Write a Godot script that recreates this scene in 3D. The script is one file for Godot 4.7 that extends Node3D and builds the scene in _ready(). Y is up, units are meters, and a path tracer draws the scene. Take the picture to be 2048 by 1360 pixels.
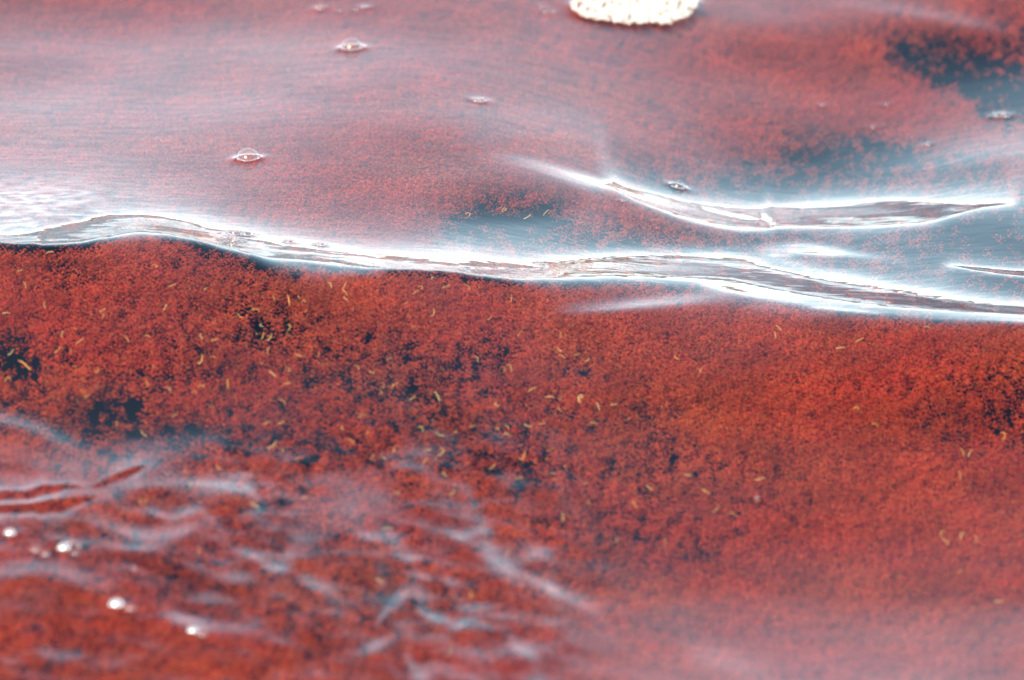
extends Node3D
# A close telephoto look down on a small wave of sunlit lake water that is thick with red larvae.
# x runs to the right, y up, z towards the viewer. Metres.

const TILT := 0.314159          # the viewer looks down by 18 degrees
const AWAY := 8.0               # metres from the viewer to the middle of the water in view
const LENS := 20480.0           # chart units per unit of tangent: one chart unit is 1/2560 m in the middle
const EDGE := 0.2126            # slope at which the water mirrors the far horizon: tan(12 degrees)
var eye_y := AWAY * sin(TILT)
var eye_z := AWAY * cos(TILT)

# chart of the water's slope: columns run away from the viewer
const CX0 := -300.0
const CX1 := 2348.0
const CY0 := -420.0
const CY1 := 1660.0
const NU := 530
const NV := 832
var slope := PackedFloat32Array()
var col_h := PackedFloat32Array()     # height of each column on even steps of z
const Z0 := -2.3
const Z1 := 1.6
const NZ := 1561
const X0 := -0.62
const X1 := 0.62
const NX := 497
var height := PackedFloat32Array()
var rng := RandomNumberGenerator.new()
var noise_a := FastNoiseLite.new()
var noise_b := FastNoiseLite.new()
var noise_c := FastNoiseLite.new()
var numbers := {}
var bubble_list := []
var menisci := []


func _ready() -> void:
	rng.seed = 41
	var camera := Camera3D.new()
	camera.name = "camera"
	camera.fov = rad_to_deg(2.0 * atan(680.0 / LENS))
	camera.position = Vector3(0, eye_y, eye_z)
	camera.near = 0.5
	camera.far = 4000.0
	add_child(camera)
	camera.look_at_from_position(camera.position, Vector3.ZERO, Vector3.UP)
	var lens := CameraAttributesPhysical.new()
	lens.frustum_focal_length = 400.0
	lens.frustum_focus_distance = 8.12
	lens.exposure_aperture = 8.0
	camera.attributes = lens
	camera.fov = rad_to_deg(2.0 * atan(680.0 / LENS))

	var sky_look := PanoramaSkyMaterial.new()
	sky_look.panorama = ImageTexture.create_from_image(clear_sky())
	var sky := Sky.new()
	sky.sky_material = sky_look
	var env := Environment.new()
	env.background_mode = Environment.BG_SKY
	env.sky = sky
	env.tonemap_mode = Environment.TONE_MAPPER_LINEAR
	env.tonemap_exposure = 1.9
	env.sdfgi_enabled = true
	env.ssao_enabled = true
	env.ssil_enabled = true
	var world := WorldEnvironment.new()
	world.name = "world_environment"
	world.environment = env
	add_child(world)

	var sun := DirectionalLight3D.new()
	sun.name = "sun"
	sun.light_energy = 1.5
	sun.light_color = Color(1.0, 0.95, 0.86)
	sun.light_angular_distance = 0.5
	sun.shadow_enabled = true
	sun.sky_mode = DirectionalLight3D.SKY_MODE_LIGHT_ONLY
	add_child(sun)
	sun.look_at_from_position(Vector3.ZERO, -Vector3(-0.38, 0.70, 0.60), Vector3.UP)

	noise_a.seed = 5
	noise_a.frequency = 1.0
	noise_a.fractal_octaves = 4
	noise_b.seed = 17
	noise_b.frequency = 1.0
	noise_b.fractal_octaves = 2
	noise_c.seed = 29
	noise_c.frequency = 1.0
	noise_c.fractal_octaves = 3

	list_bubbles()
	draw_slopes()
	raise_columns()
	build_water()
	build_far()
	build_swarm()
	build_worms()
	build_bubbles()
	build_foam()


func clear_sky() -> Image:
	# clear blue overhead, paler lower down, a bright band of haze along the horizon; the same all round
	var im := Image.create(64, 1024, false, Image.FORMAT_RGBF)
	for y in 1024:
		var up := 90.0 - (y + .5) / 1024.0 * 180.0
		var c := Color(.35, .3, .28)
		if up > 0.0:
			var pale := exp(-up / 13.0)
			var haze := exp(-up / 3.2)
			c = Color(.02 + .96 * pale + 1.9 * haze, .05 + 1.50 * pale + 1.45 * haze, .15 + 1.76 * pale + 1.05 * haze)
		for x in 64:
			im.set_pixel(x, y, c)
	return im


func lin(r: float, g: float, b: float, a := 1.0) -> Color:
	return Color(r, g, b, a).linear_to_srgb()


# ---------------------------------------------------------------- naming

func numbered(called: String) -> String:
	var n: int = numbers.get(called, 0)
	numbers[called] = n + 1
	return called if n == 0 else "%s_%03d" % [called, n]


func tag(o: Node, label: String, category: String, group := "", kind := "") -> void:
	if label: o.set_meta("label", label)
	if category: o.set_meta("category", category)
	if group: o.set_meta("group", group)
	if kind: o.set_meta("kind", kind)


func obj(called: String, mesh: Mesh, look: Material, parent: Node = self) -> MeshInstance3D:
	var o := MeshInstance3D.new()
	o.name = numbered(called) if parent == self else called
	o.mesh = mesh
	o.material_override = look
	parent.add_child(o, true)
	return o


# ---------------------------------------------------------------- the shape of the water

func curve_at(c: Array, x: float, k: int) -> float:
	# smooth interpolation through rows [x, a, b, ...]; k is the entry wanted
	var n := c.size()
	if x <= c[0][0]:
		return c[0][k]
	if x >= c[n - 1][0]:
		return c[n - 1][k]
	var i := 0
	while x > c[i + 1][0]:
		i += 1
	var x1: float = c[i][0]
	var x2: float = c[i + 1][0]
	var t := (x - x1) / (x2 - x1)
	var p1: float = c[i][k]
	var p2: float = c[i + 1][k]
	var m1: float
	var m2: float
	if i > 0:
		m1 = (p2 - c[i - 1][k]) / (x2 - c[i - 1][0])
	else:
		m1 = (p2 - p1) / (x2 - x1)
	if i + 2 < n:
		m2 = (c[i + 2][k] - p1) / (c[i + 2][0] - x1)
	else:
		m2 = (p2 - p1) / (x2 - x1)
	if (p2 - p1) == 0.0:
		m1 = 0.0
		m2 = 0.0
	var d := x2 - x1
	var t2 := t * t
	var t3 := t2 * t
	return (2 * t3 - 3 * t2 + 1) * p1 + (t3 - 2 * t2 + t) * m1 * d + (-2 * t3 + 3 * t2) * p2 + (t3 - t2) * m2 * d


func table_at(tab: Array, ys: Array, x: float, y: float) -> float:
	var fx := clampf(x / 256.0, 0.0, 7.999)
	var i := int(fx)
	fx -= i
	fx = fx * fx * (3.0 - 2.0 * fx)
	var j := 0
	var n := ys.size()
	var fy := 0.0
	if y <= ys[0]:
		j = 0
	elif y >= ys[n - 1]:
		j = n - 2
		fy = 1.0
	else:
		while y > ys[j + 1]:
			j += 1
		fy = (y - ys[j]) / (ys[j + 1] - ys[j])
		fy = fy * fy * (3.0 - 2.0 * fy)
	var a: Array = tab[j]
	var b: Array = tab[j + 1]
	return lerpf(lerpf(a[i], a[i + 1], fx), lerpf(b[i], b[i + 1], fx), fy)


func cx(i: int) -> float:
	return CX0 + (CX1 - CX0) * i / (NU - 1)


func cy(j: int) -> float:
	return CY0 + (CY1 - CY0) * j / (NV - 1)


# upper and lower rim of the glassy ribbon behind the crest: [x, upper y, lower y, glow above, glow below, slope on the ribbon]
var rim := [
	[-300, 440, 480, 120, 6, 0.254], [0, 432, 479, 115, 6, 0.254], [60, 428, 480, 105, 6, 0.254], [140, 415, 476, 90, 8, 0.259], [200, 402, 463, 72, 14, 0.262], [250, 398, 450, 60, 20, 0.265],
	[300, 400, 446, 50, 20, 0.265], [360, 412, 457, 42, 14, 0.265], [430, 434, 477, 36, 10, 0.265], [500, 452, 496, 30, 14, 0.261], [560, 463, 508, 26, 26, 0.261], [640, 478, 516, 24, 30, 0.259],
	[720, 489, 521, 22, 16, 0.257], [800, 500, 527, 22, 7, 0.252], [900, 511, 536, 20, 5, 0.252], [1000, 520, 544, 18, 8, 0.257], [1060, 522, 547, 17, 14, 0.261], [1120, 515, 547, 18, 20, 0.265],
	[1200, 507, 546, 20, 22, 0.269], [1300, 503, 546, 20, 22, 0.269], [1400, 500, 548, 20, 24, 0.269], [1460, 500, 554, 20, 30, 0.269], [1520, 511, 568, 20, 34, 0.269], [1600, 536, 584, 22, 30, 0.269],
	[1700, 556, 599, 22, 26, 0.268], [1800, 574, 609, 20, 24, 0.265], [1900, 586, 615, 16, 26, 0.265], [2048, 594, 620, 14, 26, 0.265], [2348, 610, 634, 14, 26, 0.265]]


func draw_slopes() -> void:
	slope.resize(NU * NV)
	# broad swell behind the crest and in front of it
	var ys_up := [0, 100, 200, 300, 400, 500]
	var up := [
		[-.02, .00, .01, .01, .01, .00, .01, .03, -.10],
		[.06, .075, .08, .07, .04, .00, -.05, -.04, -.09],
		[.10, .10, .09, .07, .04, .0, -.02, -.01, .04],
		[.12, .09, .055, .03, -.02, -.01, -.04, -.03, .05],
		[.17, .12, .055, .00, -.06, .01, .045, .055, .07],
		[.20, .17, .12, .06, .07, .07, .07, .065, .06]]
	var ys_low := [480, 580, 680, 800, 920, 1040, 1160, 1280, 1380]
	var low := [
		[-.12, -.09, -.08, -.10, -.08, -.05, -.04, -.04, -.04],
		[-.12, -.12, -.11, -.10, -.09, -.05, -.05, -.04, -.04],
		[-.13, -.12, -.10, -.09, -.08, -.09, -.10, -.12, -.14],
		[-.12, -.10, -.09, -.09, -.09, -.11, -.15, -.20, -.32],
		[-.03, -.04, -.06, -.07, -.07, -.08, -.09, -.10, -.12],
		[-.06, -.06, -.06, -.06, -.07, -.07, -.07, -.07, -.07],
		[-.08, -.07, -.07, -.06, -.06, -.04, -.03, -.04, -.05],
		[-.11, -.10, -.09, -.08, -.04, .04, .055, .055, .04],
		[-.10, -.09, -.08, -.07, -.01, .075, .09, .08, .06]]
	for i in NU:
		var x := cx(i)
		var uy := curve_at(rim, x, 1) + 1.2 * noise_b.get_noise_2d(x * .03, 3.0)
		var ly := curve_at(rim, x, 2) + 1.0 * noise_b.get_noise_2d(x * .02, 9.0)
		var wu := curve_at(rim, x, 3)
		var wl := curve_at(rim, x, 4)
		var gr := curve_at(rim, x, 5)
		for j in NV:
			var y := cy(j)
			var g: float
			if y < uy:
				g = table_at(up, ys_up, x, y)
				g += maxf(0.0, lerpf(.135, EDGE - .004, smoothstep(120.0, 480.0, x)) - g) * exp(-(uy - y) / (wu * .72))
				g += maxf(0.0, EDGE - .004 - g) * exp(-(uy - y) / 12.0)
				if x < 380.0:
					var warm := exp(-pow((x - 40.0) / 170.0, 2)) * exp(-pow((y - 385.0) / 42.0, 2))
					g = lerpf(g, .165 + .09 * noise_a.get_noise_2d(x * .018, y * .15), warm)
			elif y < ly:
				var t := (y - uy) / (ly - uy)
				g = EDGE - .004 + (gr - EDGE + .004) * pow(sin(PI * t), .4)
				g += .006 * noise_b.get_noise_2d(x * .004, y * .09)
			else:
				g = table_at(low, ys_low, x, y)
				g += maxf(0.0, EDGE - .008 - g) * exp(-pow((y - ly) / wl, 1.4))
			# the rims are roughened by the larvae just below
			if absf(y - uy) < 40.0:
				g += .010 * exp(-pow((y - uy) / 14.0, 2)) * noise_a.get_noise_2d(x * .016, y * .13)
			slope[i * NV + j] = g
	# ripples and hollows
	ripple_field()
	# the long glassy hollow at the right, its tail and its halo: [x, upper y, lower y]
	halo([[960, 296, 0], [1060, 318, .15], [1130, 338, .4], [1190, 354, .75], [1250, 370, .3]], 9, 20, .165)
	hollow([[1222, 361, 363], [1256, 368, 388], [1300, 376, 408], [1370, 393, 435], [1450, 404, 455], [1500, 408, 459], [1560, 404, 453], [1650, 397, 450], [1720, 391, 449], [1800, 387, 446], [1870, 391, 439], [1920, 396, 421], [1960, 397, 409], [2012, 400, 401]], .266, 30, 13, .198)
	hollow([[1532, 505, 506], [1550, 503, 509], [1570, 506, 507]], .25, 6, 6)
	hollow([[1565, 496, 497], [1600, 495, 502], [1640, 497, 504], [1664, 502, 503]], .26, 8, 8)
	hollow([[1912, 525, 526], [1960, 523, 535], [2048, 526, 546], [2348, 528, 560]], .26, 10, 5)
	hollow([[1640, 608, 609], [1680, 609, 613], [1730, 615, 617], [1745, 618, 619]], .25, 4, 4)
	halo([[1370, 402, 0], [1430, 415, .6], [1490, 427, .6], [1535, 432, 0]], 5, 5, .18)
	halo([[1518, 420, 0], [1532, 428, 1], [1545, 440, .6], [1560, 449, 0]], 10, 8, .18)
	halo([[1570, 424, 0], [1650, 430, .25], [1760, 433, .25], [1850, 430, 0]], 9, 8, .13)
	halo([[1560, 408, 0], [1620, 406, .4], [1700, 402, .3], [1760, 400, 0]], 5, 5, .18)
	# bright rim of the smooth patch that runs into the ribbon
	halo([[1450, 496, 0], [1530, 494, .8], [1600, 489, 1], [1680, 500, .8], [1760, 512, .3], [1850, 522, 0]], 10, 10, .195)
	halo([[1500, 520, 0], [1560, 526, 1], [1640, 545, .8], [1720, 560, .5], [1800, 575, 0]], 16, 8, .2)
	halo([[1390, 560, 0], [1450, 570, .9], [1530, 585, 1], [1620, 598, .9], [1720, 612, .5], [1850, 625, .7], [1960, 631, .8], [2048, 636, .9], [2348, 650, .8]], 12, 9, .178)
	# soft pale streak in front of the crest
	halo([[1090, 618, 0], [1180, 612, .7], [1260, 605, 1], [1340, 598, .8], [1420, 590, .4], [1480, 586, 0]], 16, 12, .15)
	halo([[540, 512, 0], [620, 520, .8], [700, 530, .7], [780, 540, 0]], 8, 12, .15)
	# pale band at the far right, and the swell at the far upper right
	halo([[1640, 345, 0], [1760, 335, .5], [1880, 320, .7], [2048, 290, .8], [2348, 280, .8]], 60, 30, .135)
	halo([[1600, 0, 0], [1740, 14, .6], [1830, 28, .8], [1920, 46, .5], [2048, 70, 0]], 22, 16, .12)
	# torn water at the lower left
	halo([[60, 905, 0], [170, 920, .7], [270, 925, 1], [340, 900, .6], [420, 880, .3], [500, 870, 0]], 40, 40, .10)
	hollow([[-300, 985, 993], [0, 975, 988], [50, 974, 986], [90, 964, 982], [140, 964, 970], [185, 966, 970], [205, 955, 968], [250, 936, 950], [278, 928, 934], [296, 924, 925]], -.2, 22, 12, .15)
	hollow([[-300, 1010, 1040], [0, 1001, 1022], [60, 997, 1022], [120, 990, 1022], [140, 989, 1010], [165, 989, 1000], [190, 986, 990], [225, 981, 982]], -.17, 12, 12, .15)
	for s in [
		[.13, 7, [[180, 975], [256, 962], [384, 959], [486, 968], [520, 974]]],
		[.05, 9, [[-40, 826], [0, 829], [77, 850], [128, 876], [190, 905]]],
		[.13, 6, [[275, 1012], [307, 1018], [341, 1029], [375, 1019], [415, 1008]]],
		[.13, 9, [[160, 1030], [190, 1038], [239, 1053], [299, 1066], [363, 1057], [420, 1036]]],
		[.11, 7, [[140, 1080], [192, 1082], [299, 1090], [350, 1078]]],
		[.09, 12, [[-30, 1142], [26, 1136], [77, 1127], [119, 1138], [179, 1153], [270, 1157]]],
		[.13, 8, [[300, 1213], [363, 1236], [418, 1248], [470, 1254], [540, 1258]]],
		[.14, 7, [[500, 1128], [555, 1133], [600, 1136]]],
		[.10, 7, [[390, 1145], [469, 1154], [520, 1160]]],
		[.12, 7, [[590, 1158], [630, 1168], [690, 1186]]],
		[.09, 6, [[455, 1092], [500, 1105], [535, 1118]]],
		[.10, 6, [[370, 1190], [430, 1198], [500, 1203]]],
		[.07, 8, [[930, 1094], [994, 1119], [1028, 1138], [1069, 1160], [1120, 1184], [1172, 1210], [1225, 1240]]],
		[.12, 12, [[970, 1112], [1010, 1128], [1050, 1146]]],
		[.12, 8, [[1020, 1124], [1069, 1105], [1115, 1107]]],
		[.13, 8, [[760, 1202], [802, 1190], [845, 1174]]],
		[.10, 8, [[740, 1256], [775, 1218], [815, 1206]]],
		[.11, 7, [[825, 1220], [871, 1234], [925, 1238]]],
		[.13, 7, [[885, 1260], [922, 1245], [975, 1234]]],
		[.09, 6, [[890, 1212], [946, 1214], [1010, 1206]]],
		[.14, 8, [[1000, 1276], [1042, 1296], [1090, 1308]]],
		[.11, 6, [[785, 1116], [820, 1112], [865, 1112]]],
		[.11, 6, [[695, 1062], [740, 1067], [790, 1066]]],
		[.10, 6, [[880, 1057], [922, 1067], [960, 1057], [1005, 1062]]],
		[.13, 9, [[805, 1338], [843, 1350], [885, 1338]]],
		[.10, 9, [[690, 1312], [751, 1290], [825, 1264]]],
		[.14, 18, [[1350, 1300], [1420, 1318], [1480, 1332], [1570, 1356]]],
		[.09, 30, [[560, 1020], [690, 1008], [830, 1000]]],
		[.10, 9, [[560, 1066], [620, 1072], [690, 1062]]],
		[.09, 8, [[40, 1290], [110, 1310], [190, 1306]]]]:
		var pts := []
		for k in s[2].size():
			var full: float = 0.0 if k == 0 or k == s[2].size() - 1 else 1.0
			pts.append([s[2][k][0], s[2][k][1], full])
		halo(pts, s[1] * 2.2, s[1] * 1.7, s[0] * .85)
	# the tables above are drawn on a gentler scale than the wave's own
	var mirror := tan(TILT / 2.0)
	for n in slope.size():
		var g := slope[n]
		if g > EDGE:
			g = mirror + (g - EDGE) * .95
		elif g > 0.0:
			g *= mirror / EDGE
		else:
			g *= 1.65
		slope[n] = g


func halo(pts: Array, above: float, below: float, to: float) -> void:
	# pulls the slope towards «to» along a line of [x, y, strength]
	for i in NU:
		var x := cx(i)
		if x < pts[0][0] or x > pts[pts.size() - 1][0]:
			continue
		var y0 := curve_at(pts, x, 1)
		var k := clampf(curve_at(pts, x, 2), 0.0, 1.0)
		for j in range(maxi(0, int((y0 - 3.2 * above - CY0) / (CY1 - CY0) * (NV - 1))), mini(NV, int((y0 + 3.2 * below - CY0) / (CY1 - CY0) * (NV - 1)) + 2)):
			var d := cy(j) - y0
			d = d / above if d < 0.0 else d / below
			var n := i * NV + j
			slope[n] = lerpf(slope[n], to, k * exp(-d * d))


func hollow(pts: Array, inside: float, above: float, below: float, rim := .205) -> void:
	# a hollow between two lines [x, upper y, lower y] with a rim that mirrors the horizon
	var x_first: float = pts[0][0]
	var x_last: float = pts[pts.size() - 1][0]
	for i in NU:
		var x := cx(i)
		if x < x_first - 60.0 or x > x_last + 60.0:
			continue
		var out := maxf(0.0, maxf(x_first - x, x - x_last)) / 22.0
		var k := exp(-out * out)
		var uy := curve_at(pts, x, 1)
		var ly := curve_at(pts, x, 2)
		for j in range(maxi(0, int((uy - 4.0 * above - CY0) / (CY1 - CY0) * (NV - 1))), mini(NV, int((ly + 4.0 * below - CY0) / (CY1 - CY0) * (NV - 1)) + 2)):
			var y := cy(j)
			var n := i * NV + j
			if y < uy:
				slope[n] = lerpf(slope[n], rim, k * exp(-(uy - y) / above))
			elif y > ly:
				slope[n] = lerpf(slope[n], rim, k * exp(-(y - ly) / below))
			else:
				var w := pow(sin(PI * clampf((y - uy) / maxf(ly - uy, .01), 0.0, 1.0)), .5) * minf(1.0, (ly - uy) / 6.0)
				slope[n] = lerpf(slope[n], lerpf(rim, inside + .008 * noise_b.get_noise_2d(x * .006, y * .06), w), k)


func ripple_field() -> void:
	for i in NU:
		var x := cx(i)
		for j in NV:
			var y := cy(j)
			var n := i * NV + j
			# wind ripples at the lower left, long lazy ones everywhere
			var m := smoothstep(820.0, 980.0, y + .12 * (x - 300.0)) * (1.0 - smoothstep(900.0, 1330.0, x - .2 * (y - 1100.0)))
			if m > 0.0:
				var r := noise_a.get_noise_2d(x * .0065 + .3 * noise_b.get_noise_2d(x * .004, y * .01), y * .021 - x * .003)
				slope[n] += m * (.15 * r + .05 * noise_c.get_noise_2d(x * .010, y * .036) - .01)
			slope[n] += .018 * noise_b.get_noise_2d(x * .0022 + 40.0, y * .006)


func raise_columns() -> void:
	# walk every column away from the viewer and add up its slope; then even out what the columns do not share
	col_h.resize(NU * NZ)
	var dz := (Z1 - Z0) / (NZ - 1)
	for turn in 3:
		var next := PackedFloat32Array()
		next.resize(NU * NZ)
		for i in NU:
			var x := cx(i)
			var side := 1.0 - smoothstep(1100.0, 1310.0, absf(x - 1024.0)) * .6
			var h := 0.0
			for k in NZ:
				var n := NZ - 1 - k
				var z := Z0 + dz * n
				var seen := h if turn == 0 else col_h[i * NZ + n]
				var w := (eye_z - z) * cos(TILT) + (eye_y - seen) * sin(TILT)
				var y := 680.0 - ((seen - eye_y) * cos(TILT) + (eye_z - z) * sin(TILT)) / w * LENS
				var f := (y - CY0) / (CY1 - CY0) * (NV - 1)
				if f > 0.0 and f < NV - 1.0:
					var fi := int(f)
					var g := lerpf(slope[i * NV + fi], slope[i * NV + fi + 1], f - fi)
					g = clampf(g * side * smoothstep(CY0, CY0 + 300.0, y) * (1.0 - smoothstep(CY1 - 240.0, CY1, y)), -.5, .29)
					h -= g * dz
				else:
					h *= .996
				next[i * NZ + n] = h
		# the slow part of every column, as it is and shared with its neighbours
		var slow := next.duplicate()
		for _k in 2:
			slow = averaged(slow, NZ, 1, NU, NZ, 38)
		var shared := slow.duplicate()
		for _k in 2:
			shared = averaged(shared, NU, NZ, NZ, 1, 56)
		for n in NU * NZ:
			col_h[n] = next[n] - slow[n] + shared[n]


func averaged(a: PackedFloat32Array, count: int, step: int, lines: int, line_step: int, reach: int) -> PackedFloat32Array:
	var b := PackedFloat32Array()
	b.resize(a.size())
	for l in lines:
		var base := l * line_step
		var total := 0.0
		for k in range(-reach, reach + 1):
			total += a[base + clampi(k, 0, count - 1) * step]
		for k in count:
			b[base + k * step] = total / (2 * reach + 1)
			total += a[base + mini(k + reach + 1, count - 1) * step] - a[base + maxi(k - reach, 0) * step]
	return b


func height_raw(x: float, z: float) -> float:
	var n := clampf((z - Z0) / (Z1 - Z0) * (NZ - 1), 0.0, NZ - 1.001)
	var ni := int(n)
	var h := 0.0
	for _k in 2:
		var w := (eye_z - z) * cos(TILT) + (eye_y - h) * sin(TILT)
		var u := clampf((1024.0 + x / w * LENS - CX0) / (CX1 - CX0) * (NU - 1), 0.0, NU - 1.001)
		var ui := int(u)
		h = lerpf(lerpf(col_h[ui * NZ + ni], col_h[ui * NZ + ni + 1], n - ni), lerpf(col_h[(ui + 1) * NZ + ni], col_h[(ui + 1) * NZ + ni + 1], n - ni), u - ui)
	return h


func chart_of(p: Vector3) -> Vector2:
	# where a point of the water lies on the chart
	var w := (eye_z - p.z) * cos(TILT) + (eye_y - p.y) * sin(TILT)
	return Vector2(1024.0 + p.x / w * LENS, 680.0 - ((p.y - eye_y) * cos(TILT) + (eye_z - p.z) * sin(TILT)) / w * LENS)


func water_at(px: float, py: float) -> Vector3:
	# the point of the water at a chart position, found by walking along the sight line
	var d := Vector3((px - 1024.0) / LENS, 0, 0)
	var q := (py - 680.0) / LENS
	d += Vector3(0, -sin(TILT), -cos(TILT)) - Vector3(0, cos(TILT), -sin(TILT)) * q
	var lo := 6.0
	var p := Vector3.ZERO
	var t := lo
	while t < 10.5:
		p = Vector3(0, eye_y, eye_z) + d * t
		if p.y < height_raw(p.x, p.z):
			break
		t += .01
	lo = t - .01
	var hi := t
	for _k in 12:
		var mid := (lo + hi) / 2.0
		p = Vector3(0, eye_y, eye_z) + d * mid
		if p.y < height_raw(p.x, p.z):
			hi = mid
		else:
			lo = mid
	return p


func height_at(x: float, z: float) -> float:
	var u := clampf((x - X0) / (X1 - X0) * (NX - 1), 0.0, NX - 1.001)
	var n := clampf((z - Z0) / (Z1 - Z0) * (NZ - 1), 0.0, NZ - 1.001)
	var ui := int(u)
	var ni := int(n)
	return lerpf(lerpf(height[ui * NZ + ni], height[ui * NZ + ni + 1], n - ni), lerpf(height[(ui + 1) * NZ + ni], height[(ui + 1) * NZ + ni + 1], n - ni), u - ui)


func build_water() -> void:
	height.resize(NX * NZ)
	var dx := (X1 - X0) / (NX - 1)
	var dz := (Z1 - Z0) / (NZ - 1)
	for i in NX:
		var x := X0 + dx * i
		for j in NZ:
			var z := Z0 + dz * j
			var edge := smoothstep(X0, X0 + .12, x) * (1.0 - smoothstep(X1 - .12, X1, x)) * smoothstep(Z0, Z0 + .2, z) * (1.0 - smoothstep(Z1 - .12, Z1, z))
			var h := height_raw(x, z)
			h += .000028 * noise_a.get_noise_2d(x * 42.0, z * 120.0) + .00006 * noise_c.get_noise_2d(x * 18.0, z * 42.0)
			height[i * NZ + j] = h * edge
	for b in bubble_list:
		b.place = water_at(b.x, b.y)
		if b.get("skirt", true):
			lift_rim(b.place, b.r, b.get("bowl", .35))
	lift_foam()
	var v := PackedVector3Array()
	var nrm := PackedVector3Array()
	var idx := PackedInt32Array()
	v.resize(NX * NZ)
	nrm.resize(NX * NZ)
	for i in NX:
		for j in NZ:
			var n := i * NZ + j
			v[n] = Vector3(X0 + dx * i, height[n], Z0 + dz * j)
			var hx := (height[mini(i + 1, NX - 1) * NZ + j] - height[maxi(i - 1, 0) * NZ + j]) / (2.0 * dx)
			var hz := (height[i * NZ + mini(j + 1, NZ - 1)] - height[i * NZ + maxi(j - 1, 0)]) / (2.0 * dz)
			nrm[n] = Vector3(-hx, 1.0, -hz).normalized()
	idx.resize((NX - 1) * (NZ - 1) * 6)
	var k := 0
	for i in NX - 1:
		for j in NZ - 1:
			var a := i * NZ + j
			var b := a + NZ
			idx[k] = a
			idx[k + 1] = b
			idx[k + 2] = a + 1
			idx[k + 3] = b
			idx[k + 4] = b + 1
			idx[k + 5] = a + 1
			k += 6
	var arr := []
	arr.resize(Mesh.ARRAY_MAX)
	arr[Mesh.ARRAY_VERTEX] = v
	arr[Mesh.ARRAY_NORMAL] = nrm
	arr[Mesh.ARRAY_INDEX] = idx
	var mesh := ArrayMesh.new()
	mesh.add_surface_from_arrays(Mesh.PRIMITIVE_TRIANGLES, arr)
	var look := StandardMaterial3D.new()
	look.resource_name = "clear water"
	look.transparency = BaseMaterial3D.TRANSPARENCY_ALPHA
	look.albedo_color = Color(.05, .06, .08, .0)
	look.roughness = .03
	look.metallic_specular = .45
	tag(obj("water", mesh, look), "clear rippled lake water with a low wave running across it", "water", "", "structure")


func lift_rim(p: Vector3, r: float, bowl: float) -> void:
	# water climbs up against a bubble and sags under it
	var dx := (X1 - X0) / (NX - 1)
	var dz := (Z1 - Z0) / (NZ - 1)
	var reach := r + .016
	var lam := .0034
	for i in range(maxi(0, int((p.x - reach - X0) / dx)), mini(NX, int((p.x + reach - X0) / dx) + 2)):
		for j in range(maxi(0, int((p.z - reach - Z0) / dz)), mini(NZ, int((p.z + reach - Z0) / dz) + 2)):
			var d := Vector2(X0 + dx * i - p.x, Z0 + dz * j - p.z).length()
			if d > r:
				height[i * NZ + j] += .16 * r * exp(-(d - r) / lam)
			else:
				height[i * NZ + j] += .16 * r - bowl * r * (1.0 - d * d / (r * r))


# ---------------------------------------------------------------- the rest of the lake

func build_far() -> void:
	# dark depth under the clear water
	var bed := SurfaceTool.new()
	bed.begin(Mesh.PRIMITIVE_TRIANGLES)
	quad(bed, Vector3(-1.2, -.13, -2.9), Vector3(1.2, -.13, -2.9), Vector3(1.2, -.13, 2.2), Vector3(-1.2, -.13, 2.2))
	bed.generate_normals()
	var dark := StandardMaterial3D.new()
	dark.albedo_color = lin(.006, .008, .012)
	dark.roughness = 1.0
	dark.metallic_specular = 0.0
	tag(obj("lake_bed", bed.commit(), dark), "dark depth of the lake under the larvae", "lake bed", "", "structure")
	# the lake beyond the patch in view, out to the far shore
	var far := SurfaceTool.new()
	far.begin(Mesh.PRIMITIVE_TRIANGLES)
	var big := 1600.0
	quad(far, Vector3(-big, 0, -big), Vector3(big, 0, -big), Vector3(big, 0, Z0), Vector3(-big, 0, Z0))
	quad(far, Vector3(-big, 0, Z1), Vector3(big, 0, Z1), Vector3(big, 0, 60), Vector3(-big, 0, 60))
	quad(far, Vector3(-big, 0, Z0), Vector3(X0, 0, Z0), Vector3(X0, 0, Z1), Vector3(-big, 0, Z1))
	quad(far, Vector3(X1, 0, Z0), Vector3(big, 0, Z0), Vector3(big, 0, Z1), Vector3(X1, 0, Z1))
	far.generate_normals()
	var wet := StandardMaterial3D.new()
	wet.albedo_color = lin(.12, .03, .024)
	wet.roughness = .25
	wet.metallic_specular = .5
	tag(obj("lake", far.commit(), wet), "red open lake running out to the far shore", "lake", "", "structure")
	# low bare hills along the far shore
	var hills := SurfaceTool.new()
	hills.begin(Mesh.PRIMITIVE_TRIANGLES)
	var n := 120
	for k in n:
		var xa := lerpf(-1500.0, 1500.0, k / float(n))
		var xb := lerpf(-1500.0, 1500.0, (k + 1) / float(n))
		var ha := 5.0 + 4.0 * noise_c.get_noise_2d(xa * .003, 0)
		var hb := 5.0 + 4.0 * noise_c.get_noise_2d(xb * .003, 0)
		quad(hills, Vector3(xa, ha, -640), Vector3(xb, hb, -640), Vector3(xb, -1, -600), Vector3(xa, -1, -600))
		quad(hills, Vector3(xa, -1, -760), Vector3(xb, -1, -760), Vector3(xb, hb, -640), Vector3(xa, ha, -640))
	hills.generate_normals()
	var earth := StandardMaterial3D.new()
	earth.albedo_color = lin(.42, .31, .20)
	earth.roughness = 1.0
	tag(obj("far_shore", hills.commit(), earth), "low bare brown hills along the far shore", "shore", "", "structure")


func quad(st: SurfaceTool, a: Vector3, b: Vector3, c: Vector3, d: Vector3) -> void:
	for p in [a, b, c, a, c, d]:
		st.add_vertex(p)


# ---------------------------------------------------------------- larvae

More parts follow.
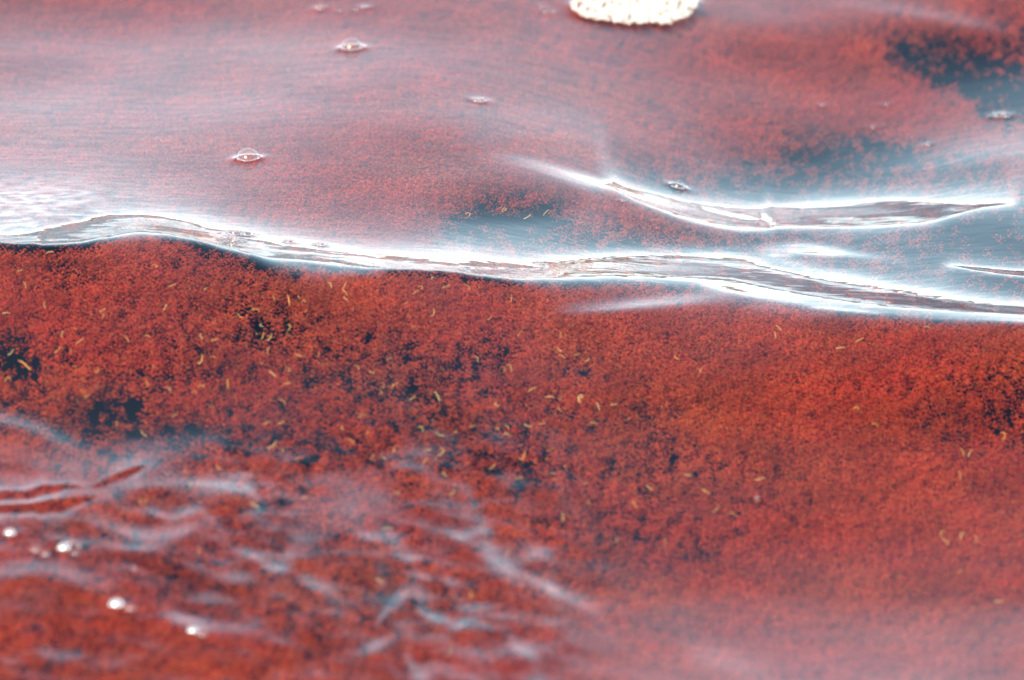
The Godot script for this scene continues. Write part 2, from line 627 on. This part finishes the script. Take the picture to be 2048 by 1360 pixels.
func add_worm(st: SurfaceTool, at: Basis, where: Vector3, length: float, thick: float, bend: float, rings: int, sides: int, tint: Color, twist := 0.0) -> void:
	var rows := []
	var p := Vector3.ZERO
	var dir := 0.0
	var pts := PackedVector3Array()
	for k in rings:
		pts.append(p)
		var d := Vector3(cos(dir), .25 * sin(twist + 2.5 * k / rings), sin(dir))
		p += d * (length / (rings - 1))
		dir += bend * (1.0 + .8 * sin(twist * 3.0 + k)) / (rings - 1)
	var mid := (pts[0] + pts[rings - 1] + pts[rings / 2]) / 3.0
	for k in rings:
		var t := k / float(rings - 1)
		var along := (pts[mini(k + 1, rings - 1)] - pts[maxi(k - 1, 0)]).normalized()
		var s := along.cross(Vector3.UP).normalized()
		var u := s.cross(along)
		var r := thick * (.35 + .65 * sqrt(maxf(0.0, sin(PI * (.12 + .80 * pow(t, .8))))))
		if k == 0:
			r = thick * .5
		if k == rings - 1:
			r = thick * .12
		var row := []
		for q in sides:
			var f := TAU * q / sides
			row.append(at * (pts[k] - mid + (s * cos(f) + u * sin(f)) * r) + where)
		rows.append(row)
	st.set_color(tint)
	for k in rings - 1:
		for q in sides:
			var a: Vector3 = rows[k][q]
			var b: Vector3 = rows[k][(q + 1) % sides]
			var c: Vector3 = rows[k + 1][(q + 1) % sides]
			var d: Vector3 = rows[k + 1][q]
			for w in [a, c, b, a, d, c]:
				st.add_vertex(w)


# gaps in the swarm on the chart: [x, y, half width, half height, turn in degrees, strength]
var gaps := [
	[1010, 405, 112, 50, -6, 1.05], [1090, 380, 60, 30, 0, .6], [935, 440, 60, 26, 0, .5],
	[1330, 330, 130, 36, 0, .62], [1600, 312, 190, 46, 0, .66], [1740, 265, 180, 38, 5, .78], [1830, 360, 190, 38, 0, .6], [1950, 300, 120, 50, 0, .4], [1560, 345, 200, 26, 0, .5],
	[1960, 110, 140, 58, 22, 1.0], [1830, 70, 70, 34, 25, .9], [2020, 30, 40, 60, 0, .3], [2040, 150, 80, 60, 0, .8],
	[1740, 455, 430, 110, 0, .58], [1950, 540, 200, 60, 0, .5], [1200, 450, 180, 40, 0, .5], [1990, 420, 160, 90, 0, .5],
	[205, 780, 100, 30, -26, 1.1], [20, 662, 46, 42, 0, 1.1], [60, 690, 60, 50, 0, .6], [20, 790, 70, 40, 0, .7], [320, 815, 170, 34, 5, .8], [470, 830, 150, 26, 5, .75], [650, 855, 110, 30, 5, .75],
	[300, 850, 220, 40, 5, .35], [130, 503, 80, 16, 0, .7], [490, 506, 90, 11, 8, .9], [350, 480, 80, 18, 0, .55], [530, 590, 60, 34, 0, .5], [515, 630, 46, 18, 0, .8],
	[780, 655, 60, 30, 0, .5], [900, 690, 66, 26, 0, .8], [780, 735, 130, 30, 0, .55], [980, 650, 60, 26, 0, .45], [860, 800, 140, 40, 0, .4], [1150, 690, 50, 20, 0, .4], [1060, 905, 90, 26, 0, .6], [930, 870, 200, 50, 0, .3],
	[1310, 790, 60, 20, 0, .4], [1340, 880, 60, 30, 0, .35], [1300, 1040, 120, 40, 0, .4], [690, 1020, 130, 36, 0, .6], [840, 1150, 80, 28, 0, .55], [560, 960, 140, 40, 0, .3],
	[260, 1120, 120, 20, 0, .4], [430, 1195, 60, 16, 0, .7], [140, 1250, 60, 30, 0, .4], [380, 1060, 140, 16, 0, .5], [640, 1165, 50, 16, 0, .6],
	[2060, 765, 170, 66, 0, .42], [1150, 1110, 120, 30, 0, .35], [60, 1330, 120, 30, 0, .35], [220, 900, 200, 40, 0, .35], [900, 830, 400, 120, 8, .28], [400, 1060, 500, 130, 5, .27], [800, 1180, 300, 90, 5, .24], [450, 720, 330, 130, 8, .22], [620, 640, 250, 60, 12, .2], [1250, 1000, 300, 110, 0, .16]]


func thinness(c: Vector2) -> float:
	var t := 0.0
	var over := c.y - curve_at(rim, c.x, 1)
	if over > -60.0 and c.y < curve_at(rim, c.x, 2):
		t = .8 * smoothstep(-50.0, 6.0, over) * (1.0 - smoothstep(-8.0, 0.0, c.y - curve_at(rim, c.x, 2)))
	for g in gaps:
		var d := Vector2(c.x - g[0], c.y - g[1])
		if absf(d.x) > 2.6 * g[2] or absf(d.y) > 2.6 * maxf(g[3], g[2] * .5):
			continue
		d = d.rotated(-deg_to_rad(g[4]))
		var q := pow(d.x / g[2], 2) + pow(d.y / g[3], 2)
		t = maxf(t, t * .6 + g[5] * exp(-.8 * pow(q, 1.5)))
	return t


var thin_map := PackedFloat32Array()


func thin_at(c: Vector2) -> float:
	var u := clampf((c.x + 140.0) / 10.0, 0.0, 231.9)
	var v := clampf((c.y + 160.0) / 10.0, 0.0, 167.9)
	var i := int(u)
	var j := int(v)
	return lerpf(lerpf(thin_map[i * 169 + j], thin_map[i * 169 + j + 1], v - j), lerpf(thin_map[(i + 1) * 169 + j], thin_map[(i + 1) * 169 + j + 1], v - j), u - i)


func build_swarm() -> void:
	var st := SurfaceTool.new()
	st.begin(Mesh.PRIMITIVE_TRIANGLES)
	st.set_smooth_group(0)
	for k in 10:
		var b := Basis(Vector3.UP, rng.randf() * TAU) * Basis(Vector3.RIGHT, rng.randf_range(-.9, .9)) * Basis(Vector3.FORWARD, rng.randf_range(-.7, .7))
		var f := rng.randf() * TAU
		var r := .0046 * sqrt(rng.randf())
		var tone := rng.randf_range(.8, 1.08)
		var warm := rng.randf()
		var tint := Color(.48 * tone, lerpf(.042, .120, warm * warm) * tone, lerpf(.026, .014, warm) * tone)
		if rng.randf() < .1:
			tint = Color(.38, .13, .045)
		add_worm(st, b, Vector3(r * cos(f), rng.randf_range(-.003, .003), r * sin(f)), rng.randf_range(.0019, .0036), rng.randf_range(.00026, .00042), rng.randf_range(-2.2, 2.2), 4, 3, tint, rng.randf() * TAU)
	st.generate_normals()
	var clump := st.commit()
	var look := StandardMaterial3D.new()
	look.vertex_color_use_as_albedo = true
	look.roughness = .6
	look.metallic_specular = .3
	look.backlight_enabled = true
	look.backlight = Color(.62, .62, .62)
	clump.surface_set_material(0, look)
	thin_map.resize(233 * 169)
	for i in 233:
		for j in 169:
			thin_map[i * 169 + j] = thinness(Vector2(-140 + i * 10, -160 + j * 10))
	var places: Array[Transform3D] = []
	var tints := PackedColorArray()
	for n in 860000:
		var x := rng.randf_range(-.52, .52)
		var z := rng.randf_range(-1.6, 1.3)
		var h := height_at(x, z)
		var c := chart_of(Vector3(x, h, z))
		if c.x < -140 or c.x > 2190 or c.y < -160 or c.y > 1520:
			continue
		var t := thin_at(c)
		var fine := noise_a.get_noise_2d(x * 46.0, z * 30.0) + .35 * noise_c.get_noise_2d(x * 9.0, z * 6.0)
		# how much of the dark shows between the larvae, and how many larvae leave that much of it
		var face := 1.0
		if c.y < curve_at(rim, c.x, 2):
			t = minf(1.15, t * 1.45)
			# behind the crest the sight line passes through more larvae, so that a gap is emptier than it looks
			face = lerpf(1.0, clampf((tan(TILT) - (height_at(x, z + .004) - height_at(x, z - .004)) / .008) / tan(TILT), .25, 1.0), smoothstep(.1, .5, t))
		var open := clampf(.003 + .84 * t + fine * (.03 + .42 * minf(t, .5)), .003, .93)
		if rng.randf() > -log(open) / 9.0 * face:
			continue
		var deep := .0085 + .022 * rng.randf()
		var s := rng.randf_range(.8, 1.2)
		var b := Basis(Vector3.UP, rng.randf() * TAU) * Basis(Vector3.RIGHT, PI if rng.randf() < .5 else 0.0)
		var lean := Vector3(height_at(x - .006, z) - height_at(x + .006, z), .012, height_at(x, z - .006) - height_at(x, z + .006)).normalized()
		b = Basis(Quaternion(Vector3.UP, lean)) * b
		places.append(Transform3D(b.scaled(Vector3(s, s, s)), Vector3(x, h - deep, z)))
		var tone := 1.0 + .35 * noise_b.get_noise_2d(x * 12.0, z * 12.0) + rng.randf_range(-.08, .08)
		var warm := 1.0 + .3 * noise_c.get_noise_2d(x * 5.0 + 9.0, z * 5.0)
		tints.append(Color(tone, tone * warm, tone))
	var mm := MultiMesh.new()
	mm.transform_format = MultiMesh.TRANSFORM_3D
	mm.use_colors = true
	mm.mesh = clump
	mm.instance_count = places.size()
	for k in places.size():
		mm.set_instance_transform(k, places[k])
		mm.set_instance_color(k, tints[k])
	var o := MultiMeshInstance3D.new()
	o.name = "larva_swarm"
	o.multimesh = mm
	add_child(o)
	tag(o, "dense mass of tiny red larvae drifting just under the surface", "larvae", "", "stuff")
	print("clumps ", places.size())


func lean_at(x: float, z: float) -> Basis:
	var up := Vector3(height_at(x - .006, z) - height_at(x + .006, z), .012, height_at(x, z - .006) - height_at(x, z + .006)).normalized()
	return Basis(Quaternion(Vector3.UP, up))


# pale larvae on the chart: [x, y, kind, turn in degrees, size, own label]; kinds: 0 straight, 1 arched, 2 hooked, 3 wavy, 4 coiled
var pale := [
	[1160, 782, 4, 30, 1.25, "pale larva coiled into a knot at the middle of the red water"],
	[1007, 411, 4, 0, 1.0, "pale ring-shaped larva in the dark blue gap behind the crest"],
	[1092, 413, 0, 80, .8, "pale upright larva at the right end of the dark blue gap"],
	[935, 415, 2, 40, .9, "tan hooked larva at the left end of the dark blue gap"],
	[1055, 422, 3, 35, .9, "tan slanting larva at the lower edge of the dark blue gap"],
	[509, 604, 1, 110, 1.1, "pale larva bent like a bow just right of the small black hole in the swarm"],
	[577, 586, 3, 90, 1.2, "long wavy yellow larva standing upright in the dark patch under the bubble streak"],
	[576, 643, 2, 10, 1.0, "pale hook-shaped larva lying under the long wavy yellow one"],
	[540, 664, 0, 35, .9, ""], [525, 662, 0, 50, .8, ""], [400, 708, 1, -5, 1.2, ""], [401, 758, 2, 60, 1.0, ""], [455, 752, 3, 80, 1.0, ""], [545, 740, 0, -30, 1.0, ""],
	[575, 727, 2, 20, .8, ""], [598, 700, 0, -35, .9, ""], [536, 690, 0, 90, .7, ""], [563, 785, 1, 75, .9, ""], [725, 816, 1, 80, .9, ""], [575, 758, 0, 30, .8, ""],
	[875, 780, 0, -40, 1.1, ""], [825, 785, 0, 60, .8, ""], [880, 857, 0, -40, 1.0, ""], [880, 895, 2, 0, 1.2, ""], [842, 842, 2, 60, .9, ""], [288, 855, 0, -70, .9, "short stout pale larva at the upper edge of the torn water"],
	[535, 834, 0, 40, .8, ""], [562, 835, 0, 40, .8, ""], [545, 882, 0, 15, 1.1, ""], [395, 950, 0, 65, .9, ""], [510, 1005, 0, 0, 1.0, ""], [395, 1085, 1, 45, .8, ""],
	[1065, 765, 3, 45, .9, ""], [1100, 785, 0, 20, .9, ""], [1120, 784, 1, 0, .7, ""], [1120, 805, 0, -60, .8, ""], [1196, 802, 0, -45, .9, ""], [1085, 840, 0, 0, .7, ""],
	[1056, 843, 0, -35, .8, ""], [1125, 705, 0, -10, .8, ""], [1020, 727, 1, 0, .9, ""], [1188, 838, 0, 15, .8, ""], [1045, 900, 1, 0, 1.2, ""], [1228, 800, 0, 30, .7, ""],
	[1558, 648, 0, -40, 1.0, "straight pale larva close under the bright band of the wave"], [1550, 660, 0, 75, .7, ""], [1720, 672, 0, 35, .9, ""], [1680, 688, 0, 20, .8, ""], [1855, 648, 0, 0, .7, ""],
	[1712, 804, 2, 40, .9, ""], [1750, 832, 1, 80, .8, ""], [2005, 860, 2, 20, 1.2, ""], [1925, 893, 0, -45, .9, ""], [1940, 893, 0, 80, .8, ""], [1920, 938, 0, 80, .7, ""],
	[1515, 996, 0, 0, .5, ""], [1432, 1008, 0, 30, .9, ""], [1463, 1010, 1, 100, .9, ""], [1413, 972, 0, -50, .9, ""], [1378, 942, 0, -20, .8, ""], [1520, 950, 0, -10, .9, ""],
	[1885, 1058, 1, 180, 1.0, ""], [1925, 1060, 1, 170, .9, ""], [1892, 1075, 0, -30, .8, ""], [1952, 1065, 0, 70, .8, ""], [1920, 1128, 2, 80, .9, ""], [1998, 1190, 0, -30, .9, ""],
	[1330, 1070, 0, 80, .7, ""], [1233, 1068, 0, 80, .6, ""], [1125, 1018, 0, 80, .9, ""], [1015, 1095, 0, 40, .8, ""], [775, 1046, 0, 35, 1.0, "slanting yellow larva above the pale streaks at the lower middle"],
	[905, 975, 0, 40, .8, ""], [1040, 948, 0, 40, .8, ""], [985, 925, 0, 30, .8, ""], [850, 912, 0, 40, .8, ""], [760, 1150, 0, -40, .9, ""], [940, 1175, 1, 30, .8, ""],
	[900, 1290, 0, 50, .9, ""], [1270, 1000, 0, -30, .8, ""], [1300, 965, 0, -50, .8, ""], [660, 560, 1, 0, .8, ""], [690, 575, 0, -30, .9, ""], [840, 563, 2, 20, .8, ""], [893, 565, 3, 20, .9, ""],
	[1022, 585, 0, 70, .7, ""], [865, 612, 1, 10, 1.0, ""], [980, 625, 0, 30, .7, ""], [1040, 655, 0, 80, .7, ""], [1120, 690, 0, -60, .7, ""], [100, 490, 1, 60, .8, ""], [50, 560, 0, -60, .8, ""],
	[160, 670, 0, 50, .9, ""], [295, 660, 1, 40, .8, ""], [22, 695, 0, 20, .9, ""], [50, 720, 0, -25, 1.6, "long thin tan larva among the black holes at the left edge"], [15, 742, 2, 80, 1.1, ""], [115, 690, 0, 20, .9, ""],
	[350, 820, 0, 60, .7, ""], [308, 520, 2, 30, .9, ""], [345, 560, 0, 40, .8, ""], [330, 600, 3, 70, .9, ""], [480, 620, 0, -70, .8, ""], [430, 670, 0, 30, .8, ""]]


# things that a larva can be found by, on the chart
var marks := [
	[515, 632, "the small black hole left of the middle"], [205, 778, "the black slanting smudge at the left"], [20, 662, "the black hole at the left edge"], [1160, 782, "the coiled knot larva"],
	[1260, 608, "the soft pale streak before the crest"], [1514, 996, "the lone ring-like bubble"], [1030, 1130, "the long pale streak at the lower middle"], [150, 980, "the dark red slits in the torn water"],
	[2040, 760, "the dark shading at the right edge"], [577, 586, "the long wavy yellow larva"], [900, 690, "the black speckles in the middle"], [1060, 905, "the dark speckles below the coiled larva"],
	[288, 855, "the short stout larva"], [130, 500, "the dark edge under the crest at the left"], [490, 508, "the dark edge below the ribbon bubbles"], [650, 855, "the dark smudge left of the middle"],
	[690, 1020, "the grey-blue patch in the lower left"], [1558, 648, "the straight larva under the bright band"], [775, 1046, "the slanting larva over the pale streaks"], [1340, 880, "the speckled patch right of the middle"],
	[1750, 800, "the smooth red slope at the right"], [1920, 1060, "the cluster of larvae at the lower right"], [840, 1150, "the dark speckles at the lower middle"], [430, 1195, "the small dark ripple at the lower left"],
	[1000, 405, "the dark blue gap behind the crest"], [780, 740, "the scattered black speckles at the centre"], [1300, 1040, "the dim patch below the middle"]]


func build_worms() -> void:
	var looks := []
	for c in [lin(.58, .34, .06), lin(.62, .43, .15), lin(.56, .26, .04), lin(.50, .30, .06)]:
		var look := StandardMaterial3D.new()
		look.resource_name = "pale larva skin"
		look.albedo_color = c
		look.roughness = .45
		looks.append(look)
	var kinds := []
	var bends := [.6, 1.9, 3.4, .3, 5.2]
	for k in 5:
		for m in 2:
			var st := SurfaceTool.new()
			st.begin(Mesh.PRIMITIVE_TRIANGLES)
			add_worm(st, Basis(), Vector3.ZERO, .0095 if k != 4 else .013, .00036, bends[k] * (1.0 + .25 * m) * (1 if m == 0 else -1), 10, 6, Color.WHITE, 0.0 if k != 3 else 1.3 + m)
			st.generate_normals()
			kinds.append(st.commit())
	var shape_words := ["straight yellow", "arched yellow", "hooked yellow", "wavy yellow", "coiled yellow"]
	var all := pale.duplicate()
	var tries := 0
	while all.size() < 210 and tries < 4000:
		tries += 1
		var x := rng.randf_range(0, 2048)
		var y := rng.randf_range(525, 1000)
		if y < 560.0 and x > 200.0 and x < 800.0 or y < 660.0 and x > 1000.0:
			continue
		if rng.randf() < smoothstep(900.0, 1500.0, x) or noise_c.get_noise_2d(x * .004, y * .006) < -.15:
			continue
		all.append([x, y, [0, 1, 1, 2, 2, 3, 3][rng.randi() % 7], rng.randf() * 360.0, rng.randf_range(.35, .8), ""])
	for w in all:
		var p := water_at(w[0], w[1])
		var o := obj("pale_larva", kinds[w[2] * 2 + rng.randi() % 2], looks[rng.randi() % 4])
		var d := .0012 + .0012 * rng.randf()
		var stand := rng.randf_range(.6, 1.15)
		d += .5 * .0095 * w[4] * absf(sin(deg_to_rad(w[3]))) * sin(stand) + (.0022 if w[2] in [1, 2, 4] else .0004)
		o.transform = Transform3D(lean_at(p.x, p.z) * Basis(Vector3.RIGHT, stand) * Basis(Vector3.UP, deg_to_rad(w[3])) * Basis.from_scale(Vector3.ONE * w[4] * .85), Vector3(p.x, height_at(p.x, p.z) - d, p.z))
		var label: String = w[5]
		if label == "":
			var best := 1e9
			for m in marks:
				var off := Vector2(w[0] - m[0], w[1] - m[1])
				if off.length() < best:
					best = off.length()
					var way := ("right of" if off.x > 0.0 else "left of") if absf(off.x) > 1.3 * absf(off.y) else ("below" if off.y > 0.0 else "above")
					label = "%s%s larva %s %s %s" % ["tiny " if w[4] < .65 else "", shape_words[w[2]], "just" if best < 45.0 else "a little" if best < 90.0 else "farther", way, m[2]]
		tag(o, label, "larva", "pale larvae adrift in the red swarm")


# ---------------------------------------------------------------- bubbles and foam

func list_bubbles() -> void:
	# [x, y, radius in chart units, label]
	for b in [
		[703, 97, 22, "large clear bubble floating alone at the upper left, below the two white specks"],
		[496, 318, 23, "large clear bubble just above the left end of the wave crest"],
		[952, 202, 8, "left bubble of the tiny bright trio floating between foam and dark gap"],
		[962, 203, 8, "middle bubble of the tiny bright trio floating between foam and dark gap"],
		[970, 200, 6, "right bubble of the tiny bright trio floating between foam and dark gap"],
		[1356, 374, 15, "small reddish bubble right above the long glassy hollow"],
		[1994, 232, 12, "small bubble with two glints near the right edge of the water"],
		[2012, 233, 10, "dark little bubble touching the two-glint bubble near the right edge"],
		[470, 468, 16, "bubble with a tall white glint riding on the glassy ribbon of the wave"],
		[492, 470, 12, "brownish bubble beside the tall-glint one on the glassy ribbon"],
		[578, 484, 9, "small bright bubble in the middle of three groups on the glassy ribbon"],
		[642, 490, 9, "rightmost small bright bubble on the left half of the glassy ribbon"],
		[1084, 530, 8, "tiny bright bubble where the glassy ribbon is narrowest"],
		[20, 1068, 12, "sparkling bubble at the left edge in the torn near water"],
		[128, 1098, 14, "brightest bubble of the group in the torn water near the left edge"],
		[142, 1086, 9, "tiny bubble stuck behind the brightest one near the left edge"],
		[150, 1108, 9, "tiny orange-glinting bubble right of the brightest one near the left edge"],
		[160, 1093, 7, "topmost faint bubble of the group in the torn water near the left edge"],
		[72, 1102, 10, "left one of two dull pink bubbles beside the torn water"],
		[92, 1110, 10, "right one of two dull pink bubbles beside the torn water"],
		[233, 1211, 16, "big white-glinting bubble in the near water at the lower left"],
		[260, 1219, 11, "small amber bubble just right of the big white-glinting one"],
		[386, 1263, 12, "amber bubble nearest the viewer at the lower left"],
		[405, 1270, 11, "dull bubble touching the amber bubble nearest the viewer"],
		[268, 1138, 6, "lone faint bubble between the two pale streaks at the lower left"],
		[1514, 996, 6, "tiny ring-like bubble alone on the red wave face at the right"],
		[639, 17, 9, "larger of the white specks of bubble at the top edge, left of the foam"],
		[680, 23, 4, "single tiny bubble between the white specks at the top edge"],
		[712, 21, 4, "lower bubble of the right-hand specks at the top edge"],
		[727, 15, 6, "left bubble of the touching pair at the top edge"],
		[735, 14, 6, "right bubble of the touching pair at the top edge"],
		[1083, 14, 5, "upper one of the tiny bubbles just left of the white foam"],
		[1090, 25, 5, "lower one of the tiny bubbles just left of the white foam"],
		[1106, 24, 5, "tiny bubble nearest the left tip of the white foam"],
		[1645, 211, 5, "tiny white bubble above the dark speckled band, left of two"],
		[1772, 209, 5, "tiny white bubble above the dark speckled band, right of two"],
		[1746, 256, 5, "tiny white bubble inside the dark speckled band"],
		[1856, 290, 6, "greyish tiny bubble at the lower edge of the dark speckled band"],
		[1245, 402, 4, "tiny white bubble beside the left tail of the glassy hollow"]]:
		bubble_list.append({"x": float(b[0]), "y": float(b[1]), "r": b[2] / 2560.0 * (1.0 + (680.0 - b[1]) * .00012), "label": b[3], "bowl": .3})


func dome(cap: float, rings: int, sides: int, dip := 0.0) -> ArrayMesh:
	# a film of unit rim radius; cap is its half angle
	var st := SurfaceTool.new()
	st.begin(Mesh.PRIMITIVE_TRIANGLES)
	var rr := 1.0 / sin(cap)
	for k in rings:
		for q in sides:
			var c := []
			for e in [[k, q], [k, q + 1], [k + 1, q + 1], [k + 1, q]]:
				var a: float = cap * e[0] / rings
				var f: float = TAU * (e[1] % sides) / sides
				c.append(Vector3(sin(a) * cos(f) * rr, (cos(a) - cos(cap)) * rr, sin(a) * sin(f) * rr))
			for p in ([c[0], c[1], c[2], c[0], c[2], c[3]] if k > 0 else [c[0], c[2], c[3]]):
				st.add_vertex(p)
	if dip > 0.0:
		# the hollow underside of the bubble
		for k in rings / 2:
			for q in sides:
				var c := []
				for e in [[k, q], [k, q + 1], [k + 1, q + 1], [k + 1, q]]:
					var a: float = 2.0 * e[0] / rings
					var f: float = TAU * (e[1] % sides) / sides
					c.append(Vector3(a * cos(f) * .98, -dip * (1.0 - a * a), a * sin(f) * .98))
				for p in ([c[0], c[1], c[2], c[0], c[2], c[3]] if k > 0 else [c[0], c[2], c[3]]):
					st.add_vertex(p)
	st.index()
	st.generate_normals()
	return st.commit()


func build_bubbles() -> void:
	var film := StandardMaterial3D.new()
	film.resource_name = "bubble film"
	film.transparency = BaseMaterial3D.TRANSPARENCY_ALPHA
	film.albedo_color = Color(.95, .95, .95, .01)
	film.roughness = .24
	film.metallic_specular = .5
	var bright: StandardMaterial3D = film.duplicate()
	bright.resource_name = "sunlit bubble film"
	bright.metallic = .5
	film.metallic = .025
	var big := dome(1.32, 18, 36, .26)
	for b in bubble_list:
		var o := obj("bubble", big, bright if b.y > 1000.0 and b.r > .0041 else film)
		o.position = b.place + Vector3(0, .16 * b.r - .0002, 0)
		o.scale = Vector3.ONE * b.r
		tag(o, b.label, "bubble", "bubbles floating on the water")


var foam_line := [[1142, 16], [1150, 7], [1180, 5], [1192, 9], [1210, 5], [1260, 2], [1300, -4], [1310, -14], [1375, -16], [1394, 4], [1392, 22], [1380, 36], [1360, 46], [1330, 55], [1300, 52], [1270, 54], [1230, 50], [1200, 46], [1170, 40], [1150, 32]]
var foam_heart := Vector3.ZERO


func foam_polygon() -> PackedVector2Array:
	var p := PackedVector2Array()
	for c in foam_line:
		var w := water_at(c[0], c[1])
		p.append(Vector2(w.x, w.z))
	return p


func lift_foam() -> void:
	var poly := foam_polygon()
	var dx := (X1 - X0) / (NX - 1)
	var dz := (Z1 - Z0) / (NZ - 1)
	var lo := poly[0]
	var hi := poly[0]
	for p in poly:
		lo = lo.min(p)
		hi = hi.max(p)
	foam_heart = Vector3((lo.x + hi.x) / 2, 0, (lo.y + hi.y) / 2)
	for i in range(int((lo.x - .03 - X0) / dx), int((hi.x + .03 - X0) / dx) + 1):
		for j in range(maxi(0, int((lo.y - .03 - Z0) / dz)), int((hi.y + .03 - Z0) / dz) + 1):
			var q := Vector2(X0 + dx * i, Z0 + dz * j)
			var d := 0.0
			if not Geometry2D.is_point_in_polygon(q, poly):
				d = 1.0
				for k in poly.size():
					d = minf(d, q.distance_to(Geometry2D.get_closest_point_to_segment(q, poly[k], poly[(k + 1) % poly.size()])))
			height[i * NZ + j] += .0026 * exp(-d / .0045)


func build_foam() -> void:
	var poly := foam_polygon()
	var ball := dome(1.6, 6, 12)
	var white := StandardMaterial3D.new()
	white.resource_name = "white foam film"
	white.transparency = BaseMaterial3D.TRANSPARENCY_ALPHA
	white.albedo_color = lin(.9, .88, .83, .9)
	white.roughness = .18
	white.metallic_specular = .6
	white.backlight_enabled = true
	white.backlight = Color(.8, .78, .75)
	var raft := Node3D.new()
	raft.name = "foam_raft"
	add_child(raft)
	raft.position = Vector3(foam_heart.x, height_at(foam_heart.x, foam_heart.z), foam_heart.z)
	tag(raft, "white raft of packed foam bubbles cut off by the top edge", "foam")
	var spots := []
	var lo := poly[0]
	var hi := poly[0]
	for p in poly:
		lo = lo.min(p)
		hi = hi.max(p)
	var pitch := .0027
	var row := 0
	var z := hi.y
	while z > lo.y:
		var x := lo.x + (pitch * .5 if row % 2 else 0.0)
		while x < hi.x:
			var q := Vector2(x + rng.randf_range(-.0007, .0007), z + rng.randf_range(-.0007, .0007))
			x += pitch
			if not Geometry2D.is_point_in_polygon(q, poly):
				continue
			var near_front := (q.y - lo.y) / (hi.y - lo.y)
			if near_front > .25 and noise_a.get_noise_2d(q.x * 150.0, q.y * 70.0) > .20 - .13 * near_front:
				continue
			spots.append([q, rng.randf_range(.75, 1.3)])
		z -= pitch * .87
		row += 1
	var far_places: Array[Transform3D] = []
	for k in spots.size():
		var q: Vector2 = spots[k][0]
		var r: float = .00145 * spots[k][1]
		var place := Transform3D(Basis.from_scale(Vector3.ONE * r), Vector3(q.x, height_at(q.x, q.y) + .0002 + .0008 * rng.randf(), q.y) - raft.position)
		if k < 300:
			var o := obj("foam_bubble", ball, white, raft)
			o.transform = place
		else:
			far_places.append(place)
	var mm := MultiMesh.new()
	mm.transform_format = MultiMesh.TRANSFORM_3D
	mm.mesh = ball
	mm.instance_count = far_places.size()
	for k in far_places.size():
		mm.set_instance_transform(k, far_places[k])
	var rest := MultiMeshInstance3D.new()
	rest.name = "foam"
	rest.multimesh = mm
	rest.material_override = white
	raft.add_child(rest)
	rest.set_meta("kind", "stuff")
	print("foam ", spots.size())
